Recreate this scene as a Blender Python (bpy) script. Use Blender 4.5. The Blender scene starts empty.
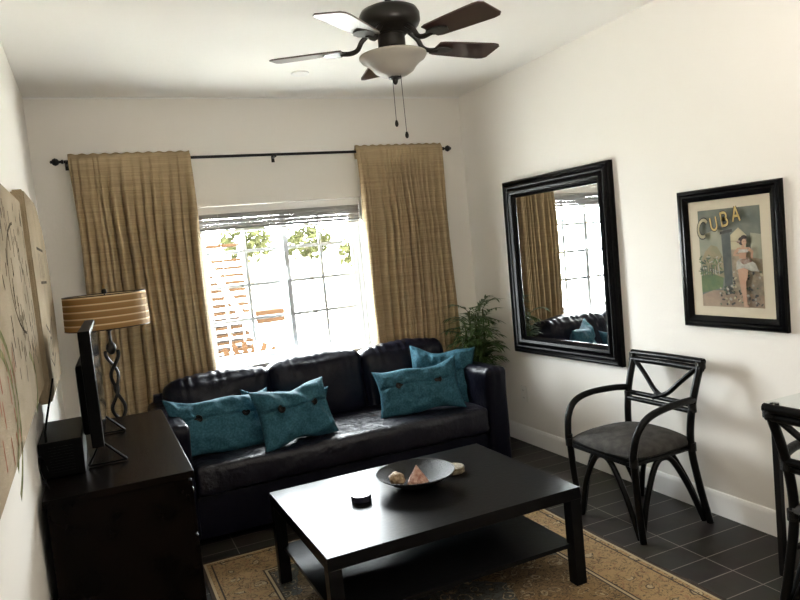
import bpy, bmesh, math, random
from mathutils import Vector, Matrix, noise
random.seed(7)
S = bpy.context.scene
PI = math.pi
def D_(a): return math.radians(a)

# ------------------------------------------------------------------ camera
def rot_axes(yaw, pitch, roll):
    f = Vector((math.sin(yaw)*math.cos(pitch), math.cos(yaw)*math.cos(pitch), math.sin(pitch)))
    r0 = Vector((math.cos(yaw), -math.sin(yaw), 0)); u0 = r0.cross(f)
    return r0*math.cos(roll)+u0*math.sin(roll), u0*math.cos(roll)-r0*math.sin(roll), f
cd = bpy.data.cameras.new('camera'); cam = bpy.data.objects.new('camera', cd)
S.collection.objects.link(cam); S.camera = cam
r_, u_, f_ = rot_axes(0.414825972, -0.0751354948, -0.0972343216)
cam.matrix_world = Matrix(((r_.x, u_.x, -f_.x, 0), (r_.y, u_.y, -f_.y, 0), (r_.z, u_.z, -f_.z, 1.5), (0, 0, 0, 1)))
cd.sensor_width = 36; cd.lens = 690.5/800*36; cd.clip_start = 0.02

# ------------------------------------------------------------------ world, lights, exposure
W = bpy.data.worlds.new('sky'); S.world = W; W.use_nodes = True
bg = W.node_tree.nodes['Background']
bg.inputs[0].default_value = (0.93, 0.96, 1.0, 1); bg.inputs[1].default_value = 60.0
def portal(name, loc, rot, sx, sy):
    l = bpy.data.lights.new(name, 'AREA'); l.shape = 'RECTANGLE'; l.size = sx; l.size_y = sy
    l.cycles.is_portal = True
    o = bpy.data.objects.new(name, l); S.collection.objects.link(o); o.location = loc; o.rotation_euler = rot
    return o
portal('window_portal', (1.262, 4.93, 1.34), (-PI/2, 0, 0), 1.2, 1.12)
sn = bpy.data.lights.new('sun', 'SUN'); sn.energy = 60; sn.angle = .01; sn.color = (1, .96, .9)
sun = bpy.data.objects.new('sun', sn); S.collection.objects.link(sun)
sun.rotation_euler = Vector((-.38, .18, -.90)).to_track_quat('-Z', 'Y').to_euler()
l = bpy.data.lights.new('added_fill_light', 'AREA'); l.shape = 'DISK'; l.size = .26; l.energy = 75; l.color = (1.0, .95, .88)  # added fill, aimed up out of view to brighten ceiling and walls
fill_light = bpy.data.objects.new('added_fill_light', l); S.collection.objects.link(fill_light); fill_light.location = (1.05, .30, 1.36); fill_light.rotation_euler = (PI, 0, 0)
S.view_settings.view_transform = 'Standard'; S.view_settings.look = 'None'
S.view_settings.gamma = 1; S.view_settings.use_curve_mapping = False
S.view_settings.exposure = 0.0
S.cycles.max_bounces = 10; S.cycles.diffuse_bounces = 6; S.cycles.glossy_bounces = 4
S.cycles.transmission_bounces = 8; S.cycles.transparent_max_bounces = 12
S.cycles.sample_clamp_indirect = 30; S.cycles.caustics_reflective = False; S.cycles.caustics_refractive = False
S.cycles.use_denoising = True

# ------------------------------------------------------------------ materials
class N:
    def __init__(s, name):
        s.m = bpy.data.materials.new(name); s.m.use_nodes = True
        s.t = s.m.node_tree; s.b = s.t.nodes['Principled BSDF']; s.out = s.t.nodes['Material Output']
    def n(s, typ, **kw):
        x = s.t.nodes.new(typ)
        for k, v in kw.items():
            if hasattr(x, k): setattr(x, k, v)
            else: x.inputs[k].default_value = v
        return x
    def l(s, a, b): s.t.links.new(a, b)
def rgb(c): return (c[0], c[1], c[2], 1)
def mat(name, col, rough=.5, metal=0, spec=.5, bump=None, var=None, coat=0):
    a = N(name); b = a.b
    b.inputs['Base Color'].default_value = rgb(col); b.inputs['Roughness'].default_value = rough
    b.inputs['Metallic'].default_value = metal; b.inputs['Specular IOR Level'].default_value = spec
    b.inputs['Coat Weight'].default_value = coat
    tc = a.n('ShaderNodeTexCoord')
    if bump:
        nz = a.n('ShaderNodeTexNoise'); nz.inputs['Scale'].default_value = bump[0]; nz.inputs['Detail'].default_value = 4
        a.l(tc.outputs['Object'], nz.inputs['Vector'])
        bp = a.n('ShaderNodeBump'); bp.inputs['Strength'].default_value = bump[1]; bp.inputs['Distance'].default_value = bump[2] if len(bump) > 2 else .01
        a.l(nz.outputs['Fac'], bp.inputs['Height']); a.l(bp.outputs['Normal'], b.inputs['Normal'])
    if var:
        nz2 = a.n('ShaderNodeTexNoise'); nz2.inputs['Scale'].default_value = var[0]; nz2.inputs['Detail'].default_value = 5
        a.l(tc.outputs['Object'], nz2.inputs['Vector'])
        cr = a.n('ShaderNodeValToRGB'); cr.color_ramp.elements[0].color = rgb(col); cr.color_ramp.elements[1].color = rgb(var[1])
        cr.color_ramp.elements[0].position = .35; cr.color_ramp.elements[1].position = .65
        a.l(nz2.outputs['Fac'], cr.inputs['Fac']); a.l(cr.outputs['Color'], b.inputs['Base Color'])
    return a.m

WALLC = (.83, .80, .75)
M = {}
M['wall'] = mat('wall_paint', WALLC, .75, bump=(60, .08))
M['ceiling'] = mat('ceiling_paint', (.90, .88, .84), .85, bump=(40, .1))
M['white'] = mat('white_paint', (.85, .84, .82), .35)
M['vinyl'] = mat('white_vinyl', (.58, .61, .64), .35)
M['slat'] = mat('grey_white_slat', (.42, .42, .42), .5)
M['blackgloss'] = mat('black_lacquer', (.002, .002, .0025), .25, spec=.12, bump=(30, .05))
M['blackmetal'] = mat('black_metal', (.012, .011, .011), .35, .6)
M['bronze'] = mat('dark_bronze', (.012, .010, .008), .35, .4, spec=.3)
M['plastic'] = mat('black_plastic', (.0015, .0015, .0015), .4, spec=.06)
M['leather'] = mat('navy_black_leather', (.003, .003, .008), .34, spec=.15, bump=(14, .35, .02))
M['seat_leather'] = mat('creased_seat_leather', (.004, .004, .010), .42, spec=.38, bump=(16, .5, .03))
M['dark_wood'] = mat('espresso_wood', (.002, .0013, .001), .27, spec=.06, bump=(25, .02), var=(9, (.005, .003, .002)))
M['table_black'] = mat('black_brown_veneer', (.005, .005, .0055), .28, spec=.10, bump=(50, .05))
M['rattan'] = mat('black_rattan', (.003, .003, .003), .28, spec=.15, bump=(45, .2))
M['binding'] = mat('black_rattan_binding', (.005, .0045, .004), .35, spec=.2, bump=(160, .6))
M['seatcloth'] = mat('charcoal_seat_fabric', (.038, .036, .034), .9, spec=.2, bump=(300, .5), var=(24, (.065, .061, .057)))
M['button'] = mat('dark_button', (.0025, .002, .002), .3, spec=.12)
M['green'] = mat('palm_leaf', (.035, .085, .02), .45, var=(9, (.08, .14, .04)))
M['cane'] = mat('palm_cane', (.07, .09, .03), .5)
M['pot'] = mat('dark_pot', (.02, .018, .016), .4)
M['soil'] = mat('soil', (.03, .02, .013), .95, bump=(80, 1))
M['chrome'] = mat('brushed_steel', (.5, .5, .5), .25, 1)
M['matboard'] = mat('cream_mat_board', (.50, .44, .33), .8)
M['outletw'] = mat('outlet_white', (.8, .79, .75), .35)
M['outletd'] = mat('outlet_slot', (.05, .05, .05), .5)
M['orangewood'] = mat('dark_cedar', (.019, .0095, .0045), .95, spec=.03, var=(8, (.024, .013, .0065)))
M['concrete'] = mat('pale_concrete', (.5, .49, .46), .9, var=(3, (.55, .54, .5)))
M['stucco'] = mat('pale_stucco', (.75, .73, .68), .9, bump=(30, .4))
M['foliage'] = mat('sunny_foliage', (.018, .020, .007), .95, spec=.03, var=(4, (.027, .027, .011)))
M['bark'] = mat('bark', (.12, .09, .06), .9)
M['flower'] = mat('red_flower', (.016, .005, .004), .95, spec=.03)

# teal linen
a = N('teal_linen'); b = a.b; b.inputs['Roughness'].default_value = .8
tc = a.n('ShaderNodeTexCoord'); nz = a.n('ShaderNodeTexNoise'); nz.inputs['Scale'].default_value = 90
a.l(tc.outputs['Object'], nz.inputs['Vector'])
cr = a.n('ShaderNodeValToRGB'); cr.color_ramp.elements[0].color = (.016, .062, .088, 1); cr.color_ramp.elements[1].color = (.032, .105, .145, 1)
cr.color_ramp.elements[0].position = .35; cr.color_ramp.elements[1].position = .65
a.l(nz.outputs['Fac'], cr.inputs['Fac']); a.l(cr.outputs['Color'], b.inputs['Base Color'])
b.inputs['Specular IOR Level'].default_value = .15
bp = a.n('ShaderNodeBump'); bp.inputs['Strength'].default_value = .3; bp.inputs['Distance'].default_value = .003
a.l(nz.outputs['Fac'], bp.inputs['Height']); a.l(bp.outputs['Normal'], b.inputs['Normal'])
M['teal'] = a.m

# raw silk curtain: horizontal slubs, slightly translucent
a = N('raw_silk'); b = a.b; b.inputs['Roughness'].default_value = .75
tc = a.n('ShaderNodeTexCoord'); mp = a.n('ShaderNodeMapping'); mp.inputs['Scale'].default_value = (4, 4, 170)
nz = a.n('ShaderNodeTexNoise'); nz.inputs['Scale'].default_value = 1; nz.inputs['Detail'].default_value = 4
a.l(tc.outputs['Object'], mp.inputs['Vector']); a.l(mp.outputs['Vector'], nz.inputs['Vector'])
cr = a.n('ShaderNodeValToRGB'); e = cr.color_ramp.elements
e[0].color = (.34, .25, .14, 1); e[1].color = (.49, .37, .215, 1); e[0].position = .3; e[1].position = .7
a.l(nz.outputs['Fac'], cr.inputs['Fac']); a.l(cr.outputs['Color'], b.inputs['Base Color'])
bp = a.n('ShaderNodeBump'); bp.inputs['Strength'].default_value = .4; bp.inputs['Distance'].default_value = .003
a.l(nz.outputs['Fac'], bp.inputs['Height']); a.l(bp.outputs['Normal'], b.inputs['Normal'])
tr = a.n('ShaderNodeBsdfTranslucent'); a.l(cr.outputs['Color'], tr.inputs['Color'])
mx = a.n('ShaderNodeMixShader'); mx.inputs[0].default_value = .05
a.l(b.outputs[0], mx.inputs[1]); a.l(tr.outputs[0], mx.inputs[2]); a.l(mx.outputs[0], a.out.inputs['Surface'])
M['silk'] = a.m

# striped lamp shade
a = N('striped_shade'); b = a.b; b.inputs['Roughness'].default_value = .8
tc = a.n('ShaderNodeTexCoord'); sp = a.n('ShaderNodeSeparateXYZ'); a.l(tc.outputs['Object'], sp.inputs[0])
mt = a.n('ShaderNodeMath', operation='MULTIPLY'); mt.inputs[1].default_value = 1/.036; a.l(sp.outputs['Z'], mt.inputs[0])
fr = a.n('ShaderNodeMath', operation='FRACT'); a.l(mt.outputs[0], fr.inputs[0])
cr = a.n('ShaderNodeValToRGB'); e = cr.color_ramp.elements
e[0].position = 0; e[0].color = (.36, .20, .07, 1); e[1].position = .70; e[1].color = (.42, .25, .10, 1)
x = cr.color_ramp.elements.new(.76); x.color = (.85, .68, .42, 1); x = cr.color_ramp.elements.new(.92); x.color = (.85, .68, .42, 1); x = cr.color_ramp.elements.new(.97); x.color = (.30, .16, .05, 1)
a.l(fr.outputs[0], cr.inputs['Fac']); a.l(cr.outputs['Color'], b.inputs['Base Color'])
tr = a.n('ShaderNodeBsdfTranslucent'); a.l(cr.outputs['Color'], tr.inputs['Color'])
mx = a.n('ShaderNodeMixShader'); mx.inputs[0].default_value = .35
a.l(b.outputs[0], mx.inputs[1]); a.l(tr.outputs[0], mx.inputs[2]); a.l(mx.outputs[0], a.out.inputs['Surface'])
M['shade'] = a.m

# slate plank tiles
a = N('slate_tiles'); b = a.b
tc = a.n('ShaderNodeTexCoord'); mp = a.n('ShaderNodeMapping'); mp.inputs['Location'].default_value = (-2.33+1.8, -2.36+2.9, 0)
a.l(tc.outputs['Object'], mp.inputs['Vector'])
bk = a.n('ShaderNodeTexBrick'); bk.offset = 0; bk.squash = 1
bk.inputs['Scale'].default_value = 1; bk.inputs['Brick Width'].default_value = .6; bk.inputs['Row Height'].default_value = .145
bk.inputs['Mortar Size'].default_value = .0022; bk.inputs['Mortar Smooth'].default_value = .1; bk.inputs['Bias'].default_value = 0
bk.inputs['Color1'].default_value = (.022, .019, .016, 1); bk.inputs['Color2'].default_value = (.034, .029, .024, 1); bk.inputs['Mortar'].default_value = (.22, .20, .18, 1)
a.l(mp.outputs['Vector'], bk.inputs['Vector'])
nz = a.n('ShaderNodeTexNoise'); nz.inputs['Scale'].default_value = 6; nz.inputs['Detail'].default_value = 8
a.l(tc.outputs['Object'], nz.inputs['Vector'])
mx = a.n('ShaderNodeMixRGB', blend_type='MULTIPLY'); mx.inputs[0].default_value = .6
a.l(bk.outputs['Color'], mx.inputs[1]); a.l(nz.outputs['Color'], mx.inputs[2])
m2 = a.n('ShaderNodeMixRGB', blend_type='MIX'); a.l(bk.outputs['Fac'], m2.inputs[0]); a.l(mx.outputs[0], m2.inputs[1]); m2.inputs[2].default_value = (.2, .185, .16, 1)
a.l(m2.outputs[0], b.inputs['Base Color']); b.inputs['Roughness'].default_value = .42; b.inputs['Specular IOR Level'].default_value = .2
bp = a.n('ShaderNodeBump'); bp.inputs['Strength'].default_value = .25; bp.inputs['Distance'].default_value = .004
a.l(nz.outputs['Fac'], bp.inputs['Height']); a.l(bp.outputs['Normal'], b.inputs['Normal'])
M['floor'] = a.m

# persian rug (object origin at the rug's centre; 1.8 x 2.8 m)
RW, RL = .895, 1.40
a = N('persian_rug'); b = a.b; b.inputs['Roughness'].default_value = .95
tc = a.n('ShaderNodeTexCoord'); sp = a.n('ShaderNodeSeparateXYZ'); a.l(tc.outputs['Object'], sp.inputs[0])
def ma(op, x, y=None, z=None):
    k = a.n('ShaderNodeMath', operation=op)
    for i, v in enumerate((x, y, z)):
        if v is None: continue
        if isinstance(v, (int, float)): k.inputs[i].default_value = v
        else: a.l(v, k.inputs[i])
    return k.outputs[0]
dx = ma('SUBTRACT', RW, ma('ABSOLUTE', sp.outputs['X'])); dy = ma('SUBTRACT', RL, ma('ABSOLUTE', sp.outputs['Y']))
d = ma('MINIMUM', dx, dy)
def ramp(src, stops, const=True):
    c = a.n('ShaderNodeValToRGB'); c.color_ramp.interpolation = 'CONSTANT' if const else 'LINEAR'
    el = c.color_ramp.elements
    for i, (p, col) in enumerate(stops):
        if i < 2: el[i].position = p; el[i].color = rgb(col)
        else: q = el.new(p); q.color = rgb(col)
    a.l(src, c.inputs['Fac']); return c.outputs['Color']
def mixc(f, c1, c2, mode='MIX'):
    k = a.n('ShaderNodeMixRGB', blend_type=mode)
    for i, v in enumerate((f, c1, c2)):
        if isinstance(v, (int, float)): k.inputs[i].default_value = v
        elif isinstance(v, tuple): k.inputs[i].default_value = rgb(v)
        else: a.l(v, k.inputs[i])
    return k.outputs[0]
def vor(scale, feat='F1', rnd=1.0):
    nd = a.n('ShaderNodeTexNoise'); nd.inputs['Scale'].default_value = 9; a.l(tc.outputs['Object'], nd.inputs['Vector'])
    va = a.n('ShaderNodeVectorMath', operation='MULTIPLY_ADD'); a.l(nd.outputs['Color'], va.inputs[0]); va.inputs[1].default_value = (.09, .09, 0); a.l(tc.outputs['Object'], va.inputs[2])
    v = a.n('ShaderNodeTexVoronoi', feature=feat); v.inputs['Scale'].default_value = scale; v.inputs['Randomness'].default_value = rnd
    a.l(va.outputs[0], v.inputs['Vector']); return v
def noi(scale, det=4, dist=0):
    v = a.n('ShaderNodeTexNoise'); v.inputs['Scale'].default_value = scale; v.inputs['Detail'].default_value = det; v.inputs['Distortion'].default_value = dist
    a.l(tc.outputs['Object'], v.inputs['Vector']); return v.outputs['Fac']
gold, dk, blu, red, crm = (.30, .195, .085), (.035, .022, .014), (.075, .08, .07), (.15, .04, .02), (.38, .30, .18)
v1 = vor(8, rnd=.3); ring = ramp(v1.outputs['Distance'], [(0, dk), (.05, crm), (.16, dk), (.20, gold), (.36, (.25, .13, .06)), (.42, gold)])
border = mixc(ramp(noi(9, 3, 1.5), [(0, (0, 0, 0)), (.42, (.85, .85, .85)), (.62, (.3, .3, .3))]), gold, ring)
border = mixc(ramp(noi(26, 3, 2.5), [(0, (0, 0, 0)), (.55, (.75, .75, .75)), (.62, (0, 0, 0))]), border, dk)
v2 = vor(3.3, rnd=.7)
patch = ramp(v2.outputs['Color'], [(0, (.17, .11, .05)), (.38, blu), (.46, (.22, .14, .06)), (.62, red), (.70, (.07, .055, .035)), (.85, (.20, .12, .05))])
v3 = vor(14, rnd=.6)
fld = mixc(ramp(v3.outputs['Distance'], [(0, (.9, .9, .9)), (.12, (0, 0, 0)), (.3, (.8, .8, .8)), (.36, (0, 0, 0))]), patch, crm)
fld = mixc(ramp(noi(22, 4, 3), [(0, (0, 0, 0)), (.52, (.85, .85, .85)), (.60, (0, 0, 0))]), fld, dk)
fld = mixc(ramp(noi(13, 3, 3), [(0, (.6, .6, .6)), (.36, (0, 0, 0))]), fld, gold)
isb = ramp(d, [(0, (1, 1, 1)), (.29, (0, 0, 0))])
col = mixc(isb, fld, border)
lines = ramp(d, [(0, dk), (.018, crm), (.028, (0, 0, 0)), (.05, dk), (.058, (0, 0, 0)), (.262, dk), (.270, crm), (.284, dk), (.292, (0, 0, 0))])
lm = ramp(d, [(0, (1, 1, 1)), (.028, (0, 0, 0)), (.05, (1, 1, 1)), (.058, (0, 0, 0)), (.262, (1, 1, 1)), (.292, (0, 0, 0))])
col = mixc(lm, col, lines)
col = mixc(.5, col, ramp(noi(120, 2), [(0, (.5, .5, .5)), (.75, (1, 1, 1))], False), 'MULTIPLY')
a.l(col, b.inputs['Base Color'])
bp = a.n('ShaderNodeBump'); bp.inputs['Strength'].default_value = .6; bp.inputs['Distance'].default_value = .003
a.l(noi(220, 2), bp.inputs['Height']); a.l(bp.outputs['Normal'], b.inputs['Normal'])
M['rug'] = a.m
M['fringe'] = mat('rug_fringe', (.3, .24, .16), .9)

# burlap
def burlap(name, c1, c2):
    a = N(name); b = a.b; b.inputs['Roughness'].default_value = .95
    tc = a.n('ShaderNodeTexCoord')
    nz = a.n('ShaderNodeTexNoise'); nz.inputs['Scale'].default_value = 4; nz.inputs['Detail'].default_value = 8; a.l(tc.outputs['Object'], nz.inputs['Vector'])
    cr = a.n('ShaderNodeValToRGB'); cr.color_ramp.elements[0].color = rgb(c1); cr.color_ramp.elements[1].color = rgb(c2)
    cr.color_ramp.elements[0].position = .35; cr.color_ramp.elements[1].position = .65
    a.l(nz.outputs['Fac'], cr.inputs['Fac']); a.l(cr.outputs['Color'], b.inputs['Base Color'])
    v = a.n('ShaderNodeTexVoronoi'); v.inputs['Scale'].default_value = 240; a.l(tc.outputs['Object'], v.inputs['Vector'])
    bp = a.n('ShaderNodeBump'); bp.inputs['Strength'].default_value = .6; bp.inputs['Distance'].default_value = .004
    a.l(v.outputs['Distance'], bp.inputs['Height']); a.l(bp.outputs['Normal'], b.inputs['Normal'])
    return a.m
M['burlap'] = burlap('burlap', (.25, .19, .115), (.34, .265, .17))
M['burlap2'] = burlap('burlap_pale', (.30, .24, .155), (.40, .32, .22))
M['ink'] = mat('faded_black_ink', (.05, .04, .03), .95, spec=.03, var=(30, (.12, .095, .065)))
M['inkred'] = mat('faded_red_ink', (.26, .06, .04), .95, spec=.03, var=(30, (.4, .26, .17)))
M['inkgreen'] = mat('faded_green_ink', (.09, .11, .035), .95, spec=.03, var=(30, (.3, .28, .15)))

# mirror, glass
M['mirror'] = mat('mirror_glass', (.92, .93, .92), .0, 1)
def glass(name, tint=(1, 1, 1), refl=.06):
    a = N(name); t = a.n('ShaderNodeBsdfTransparent'); t.inputs[0].default_value = rgb(tint)
    g = a.n('ShaderNodeBsdfGlossy'); g.inputs['Roughness'].default_value = .02
    fz = a.n('ShaderNodeFresnel'); fz.inputs[0].default_value = 1.45
    mx = a.n('ShaderNodeMixShader'); ge = a.n('ShaderNodeNewGeometry'); iv = a.n('ShaderNodeMath', operation='SUBTRACT'); iv.inputs[0].default_value = 1; a.l(ge.outputs['Backfacing'], iv.inputs[1])
    mu = a.n('ShaderNodeMath', operation='MULTIPLY'); a.l(fz.outputs[0], mu.inputs[0]); a.l(iv.outputs[0], mu.inputs[1])
    a.l(mu.outputs[0], mx.inputs[0]); a.l(t.outputs[0], mx.inputs[1]); a.l(g.outputs[0], mx.inputs[2])
    a.l(mx.outputs[0], a.out.inputs['Surface']); return a.m
M['glass'] = glass('window_glass', (.97, .99, .98))
M['tableglass'] = glass('table_glass', (.95, .97, .96))
a = N('frosted_bowl_glass'); a.b.inputs['Base Color'].default_value = (.5, .47, .41, 1); a.b.inputs['Roughness'].default_value = .35
tr = a.n('ShaderNodeBsdfTranslucent'); tr.inputs['Color'].default_value = (.5, .47, .4, 1)
mx = a.n('ShaderNodeMixShader'); mx.inputs[0].default_value = .5; a.l(a.b.outputs[0], mx.inputs[1]); a.l(tr.outputs[0], mx.inputs[2]); a.l(mx.outputs[0], a.out.inputs['Surface'])
M['bowlglass'] = a.m
M['blade'] = mat('walnut_blade', (.030, .012, .009), .28, var=(7, (.045, .02, .014)), coat=.5)
M['shell'] = mat('pink_shell', (.30, .12, .08), .6, bump=(70, .8), var=(70, (.55, .36, .28)))
M['shell2'] = mat('speckled_shell', (.13, .075, .03), .5, bump=(60, .8), var=(55, (.42, .32, .2)))
M['bowl'] = mat('woven_dark_metal', (.012, .012, .013), .4, .25, spec=.3, bump=(220, 1))
M['coaster'] = mat('carved_pale_coaster', (.22, .18, .11), .6, bump=(120, 1), var=(70, (.08, .06, .035)))
M['coaster_dark'] = mat('dark_coaster', (.02, .02, .03), .2)

# ------------------------------------------------------------------ mesh helpers
C = S.collection
def fin(name, bm, m, parent=None, loc=None, rot=None, smooth=38):
    bmesh.ops.recalc_face_normals(bm, faces=bm.faces[:])
    if smooth:
        fl_ = bm.faces.layers.int.get('flat')
        for f in bm.faces: f.smooth = not (fl_ and f[fl_])
        for e in bm.edges:
            if len(e.link_faces) == 2 and e.calc_face_angle(0) > math.radians(smooth): e.smooth = False
    me = bpy.data.meshes.new(name); bm.to_mesh(me); bm.free()
    for k in (m if isinstance(m, (list, tuple)) else [m]): me.materials.append(M[k] if isinstance(k, str) else k)
    o = bpy.data.objects.new(name, me); C.objects.link(o)
    if parent: o.parent = parent
    if loc: o.location = loc
    if rot: o.rotation_euler = rot
    return o
def box(bm, c, s, rot=None, bev=0, mi=0):
    r = bmesh.ops.create_cube(bm, size=1)
    vs = r['verts']
    bmesh.ops.scale(bm, vec=s, verts=vs)
    fs = list({f for v in vs for f in v.link_faces})
    if bev:
        es = list({e for v in vs for e in v.link_edges})
        fl_ = bm.faces.layers.int.get('flat') or bm.faces.layers.int.new('flat')
        vs = r['verts'] = [v for v in bm.verts if v in set(vs)]; fs = list({f for v in vs for f in v.link_faces})
        es = list({e for v in vs for e in v.link_edges})
        rr = bmesh.ops.bevel(bm, geom=es, offset=bev, segments=2, affect='EDGES', profile=.6)
        vs = list({v for f in rr['faces'] for v in f.verts} | {v for v in vs if v.is_valid})
        fs = list({f for v in vs for f in v.link_faces})
        new = set(rr['faces'])
        for f in fs: f[fl_] = 0 if f in new else 1
    for f in fs: f.material_index = mi
    if rot is not None: bmesh.ops.rotate(bm, cent=(0, 0, 0), matrix=rot, verts=vs)
    bmesh.ops.translate(bm, vec=c, verts=vs)
    return vs
def bx(bm, x0, x1, y0, y1, z0, z1, bev=0, mi=0):
    return box(bm, ((x0+x1)/2, (y0+y1)/2, (z0+z1)/2), (abs(x1-x0), abs(y1-y0), abs(z1-z0)), None, bev, mi)
def tube(bm, pts, r, seg=10, closed=False, cap=True):
    pts = [Vector(p) for p in pts]; n = len(pts)
    rs = r if isinstance(r, (list, tuple)) else [r]*n
    rings = []; up = None
    for i, p in enumerate(pts):
        if closed: t = pts[(i+1) % n]-pts[i-1]
        else: t = pts[min(i+1, n-1)]-pts[max(i-1, 0)]
        t.normalize()
        if up is None:
            up = Vector((0, 0, 1)) if abs(t.z) < .9 else Vector((1, 0, 0))
        a_ = (up - t*up.dot(t)).normalized(); b_ = t.cross(a_); up = a_
        rings.append([bm.verts.new(p+(a_*math.cos(2*PI*k/seg)+b_*math.sin(2*PI*k/seg))*rs[i]) for k in range(seg)])
    m = n if closed else n-1
    for i in range(m):
        A, B = rings[i], rings[(i+1) % n]
        for k in range(seg): bm.faces.new((A[k], A[(k+1) % seg], B[(k+1) % seg], B[k]))
    if cap and not closed:
        bm.faces.new(rings[0][::-1]); bm.faces.new(rings[-1])
def lathe(bm, prof, seg=40, c=(0, 0, 0), close=False):
    rings = []
    for (r, z) in prof:
        if r < 1e-5: rings.append([bm.verts.new((c[0], c[1], c[2]+z))])
        else: rings.append([bm.verts.new((c[0]+r*math.cos(2*PI*k/seg), c[1]+r*math.sin(2*PI*k/seg), c[2]+z)) for k in range(seg)])
    R = rings+[rings[0]] if close else rings
    for A, B in zip(R[:-1], R[1:]):
        if len(A) == 1 and len(B) == 1: continue
        for k in range(seg):
            k2 = (k+1) % seg
            if len(A) == 1: bm.faces.new((A[0], B[k2], B[k]))
            elif len(B) == 1: bm.faces.new((A[k], A[k2], B[0]))
            else: bm.faces.new((A[k], A[k2], B[k2], B[k]))
def bez(P, n=12):
    "Catmull-Rom through points"
    P = [Vector(p) for p in P]; Q = [P[0]*2-P[1]]+P+[P[-1]*2-P[-2]]; out = []
    for i in range(1, len(Q)-2):
        p0, p1, p2, p3 = Q[i-1:i+3]
        for k in range(n):
            t = k/n
            out.append(.5*((2*p1)+(p2-p0)*t+(2*p0-5*p1+4*p2-p3)*t*t+(3*p1-p0-3*p2+p3)*t**3))
    out.append(P[-1]); return out
def rbox(bm, c, s, r, n=(10, 10, 10), fn=None, bulge=0):
    "soft rounded box with n subdivisions; fn(v, normal) -> extra offset"
    hx, hy, hz = s[0]/2, s[1]/2, s[2]/2; vd = {}
    def vert(i, j, k):
        key = (i, j, k)
        if key in vd: return vd[key]
        p = Vector((-hx+s[0]*i/n[0], -hy+s[1]*j/n[1], -hz+s[2]*k/n[2]))
        u = Vector((p.x/hx, p.y/hy, p.z/hz))
        if bulge:
            bx_ = bulge*(1-u.x**2)*(1-u.y**2)*u.z; by_ = bulge*(1-u.x**2)*(1-u.z**2)*u.y; bxx = bulge*.5*(1-u.y**2)*(1-u.z**2)*u.x
        q = Vector((max(-hx+r, min(hx-r, p.x)), max(-hy+r, min(hy-r, p.y)), max(-hz+r, min(hz-r, p.z))))
        dlt = p-q
        nn = dlt.normalized() if dlt.length > 1e-6 else Vector((0, 0, 1))
        if dlt.length > 1e-6: p = q+nn*r
        if bulge: p = p+Vector((bxx, by_, bx_))
        if fn: p = p+fn(p, nn, u)
        vd[key] = bm.verts.new(p+Vector(c)); return vd[key]
    def quad(a, b, c_, d): bm.faces.new((a, b, c_, d))
    for i in range(n[0]):
        for j in range(n[1]):
            for k in (0, n[2]): quad(vert(i, j, k), vert(i+1, j, k), vert(i+1, j+1, k), vert(i, j+1, k))
    for i in range(n[0]):
        for k in range(n[2]):
            for j in (0, n[1]): quad(vert(i, j, k), vert(i+1, j, k), vert(i+1, j, k+1), vert(i, j, k+1))
    for j in range(n[1]):
        for k in range(n[2]):
            for i in (0, n[0]): quad(vert(i, j, k), vert(i, j+1, k), vert(i, j+1, k+1), vert(i, j, k+1))
def B(): return bmesh.new()
def poly_prism(bm, pts, z0, z1, mi=0):
    lo = [bm.verts.new((p[0], p[1], z0)) for p in pts]; hi = [bm.verts.new((p[0], p[1], z1)) for p in pts]
    fs = [bm.faces.new(lo[::-1]), bm.faces.new(hi)]
    for i in range(len(pts)):
        j = (i+1) % len(pts); fs.append(bm.faces.new((lo[i], lo[j], hi[j], hi[i])))
    for f in fs: f.material_index = mi
def thing(name, label, cat, loc=(0, 0, 0), rz=0, group=None):
    o = bpy.data.objects.new(name, None); C.objects.link(o); o.empty_display_size = .1
    o.location = loc; o.rotation_euler = (0, 0, rz); tag(o, label, cat, group); return o
def tag(o, label, cat, group=None, kind=None):
    if label: o['label'] = label
    if cat: o['category'] = cat
    if group: o['group'] = group
    if kind: o['kind'] = kind
    return o
def struct(o, label=None):
    o['kind'] = 'structure'
    if label: o['label'] = label
    return o
def dup(root, loc=None, rz=None):
    r = root.copy(); C.objects.link(r)
    if loc is not None: r.location = loc
    if rz is not None: r.rotation_euler = (0, 0, rz)
    for ch in list(root.children):
        c = ch.copy(); C.objects.link(c); c.parent = r
        for g in list(ch.children):
            d_ = g.copy(); C.objects.link(d_); d_.parent = c
    return r

# ------------------------------------------------------------------ room shell
XL, XR, YB, YF, H = -.25, 2.755, 4.762, -2.6, 2.62
WX0, WX1, WZ0, WZ1 = .665, 1.86, .785, 1.90
bm = B(); bx(bm, XL-.15, XR+.15, YF-.15, YB+.18, -.1, 0)
struct(fin('floor', bm, 'floor', smooth=0), 'dark slate plank tile floor with pale grout')
bm = B(); bx(bm, XL-.4, XR+.4, YF-.15, YB+.35, H, H+.12)
struct(fin('ceiling', bm, 'ceiling', smooth=0), 'flat off white ceiling')
bm = B(); bx(bm, XL-.15, XL, YF-.15, YB+.18, 0, H)
struct(fin('wall_left', bm, 'wall', smooth=0), 'off white wall on the left')
bm = B(); bx(bm, XR, XR+.15, YF-.15, YB+.18, 0, H)
struct(fin('wall_right', bm, 'wall', smooth=0), 'off white wall on the right')
bm = B()
bx(bm, XL, WX0, YB, YB+.18, 0, H); bx(bm, WX1, XR, YB, YB+.18, 0, H); bx(bm, WX0, WX1, YB, YB+.18, 0, WZ0); bx(bm, WX0, WX1, YB, YB+.18, WZ1, H)
struct(fin('wall_back', bm, 'wall', smooth=0), 'off white wall with the window in it')
bm = B(); bx(bm, XL, XR, YF-.15, YF, 0, H)
struct(fin('wall_front', bm, 'wall', smooth=0), 'off white wall behind the viewer')

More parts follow.
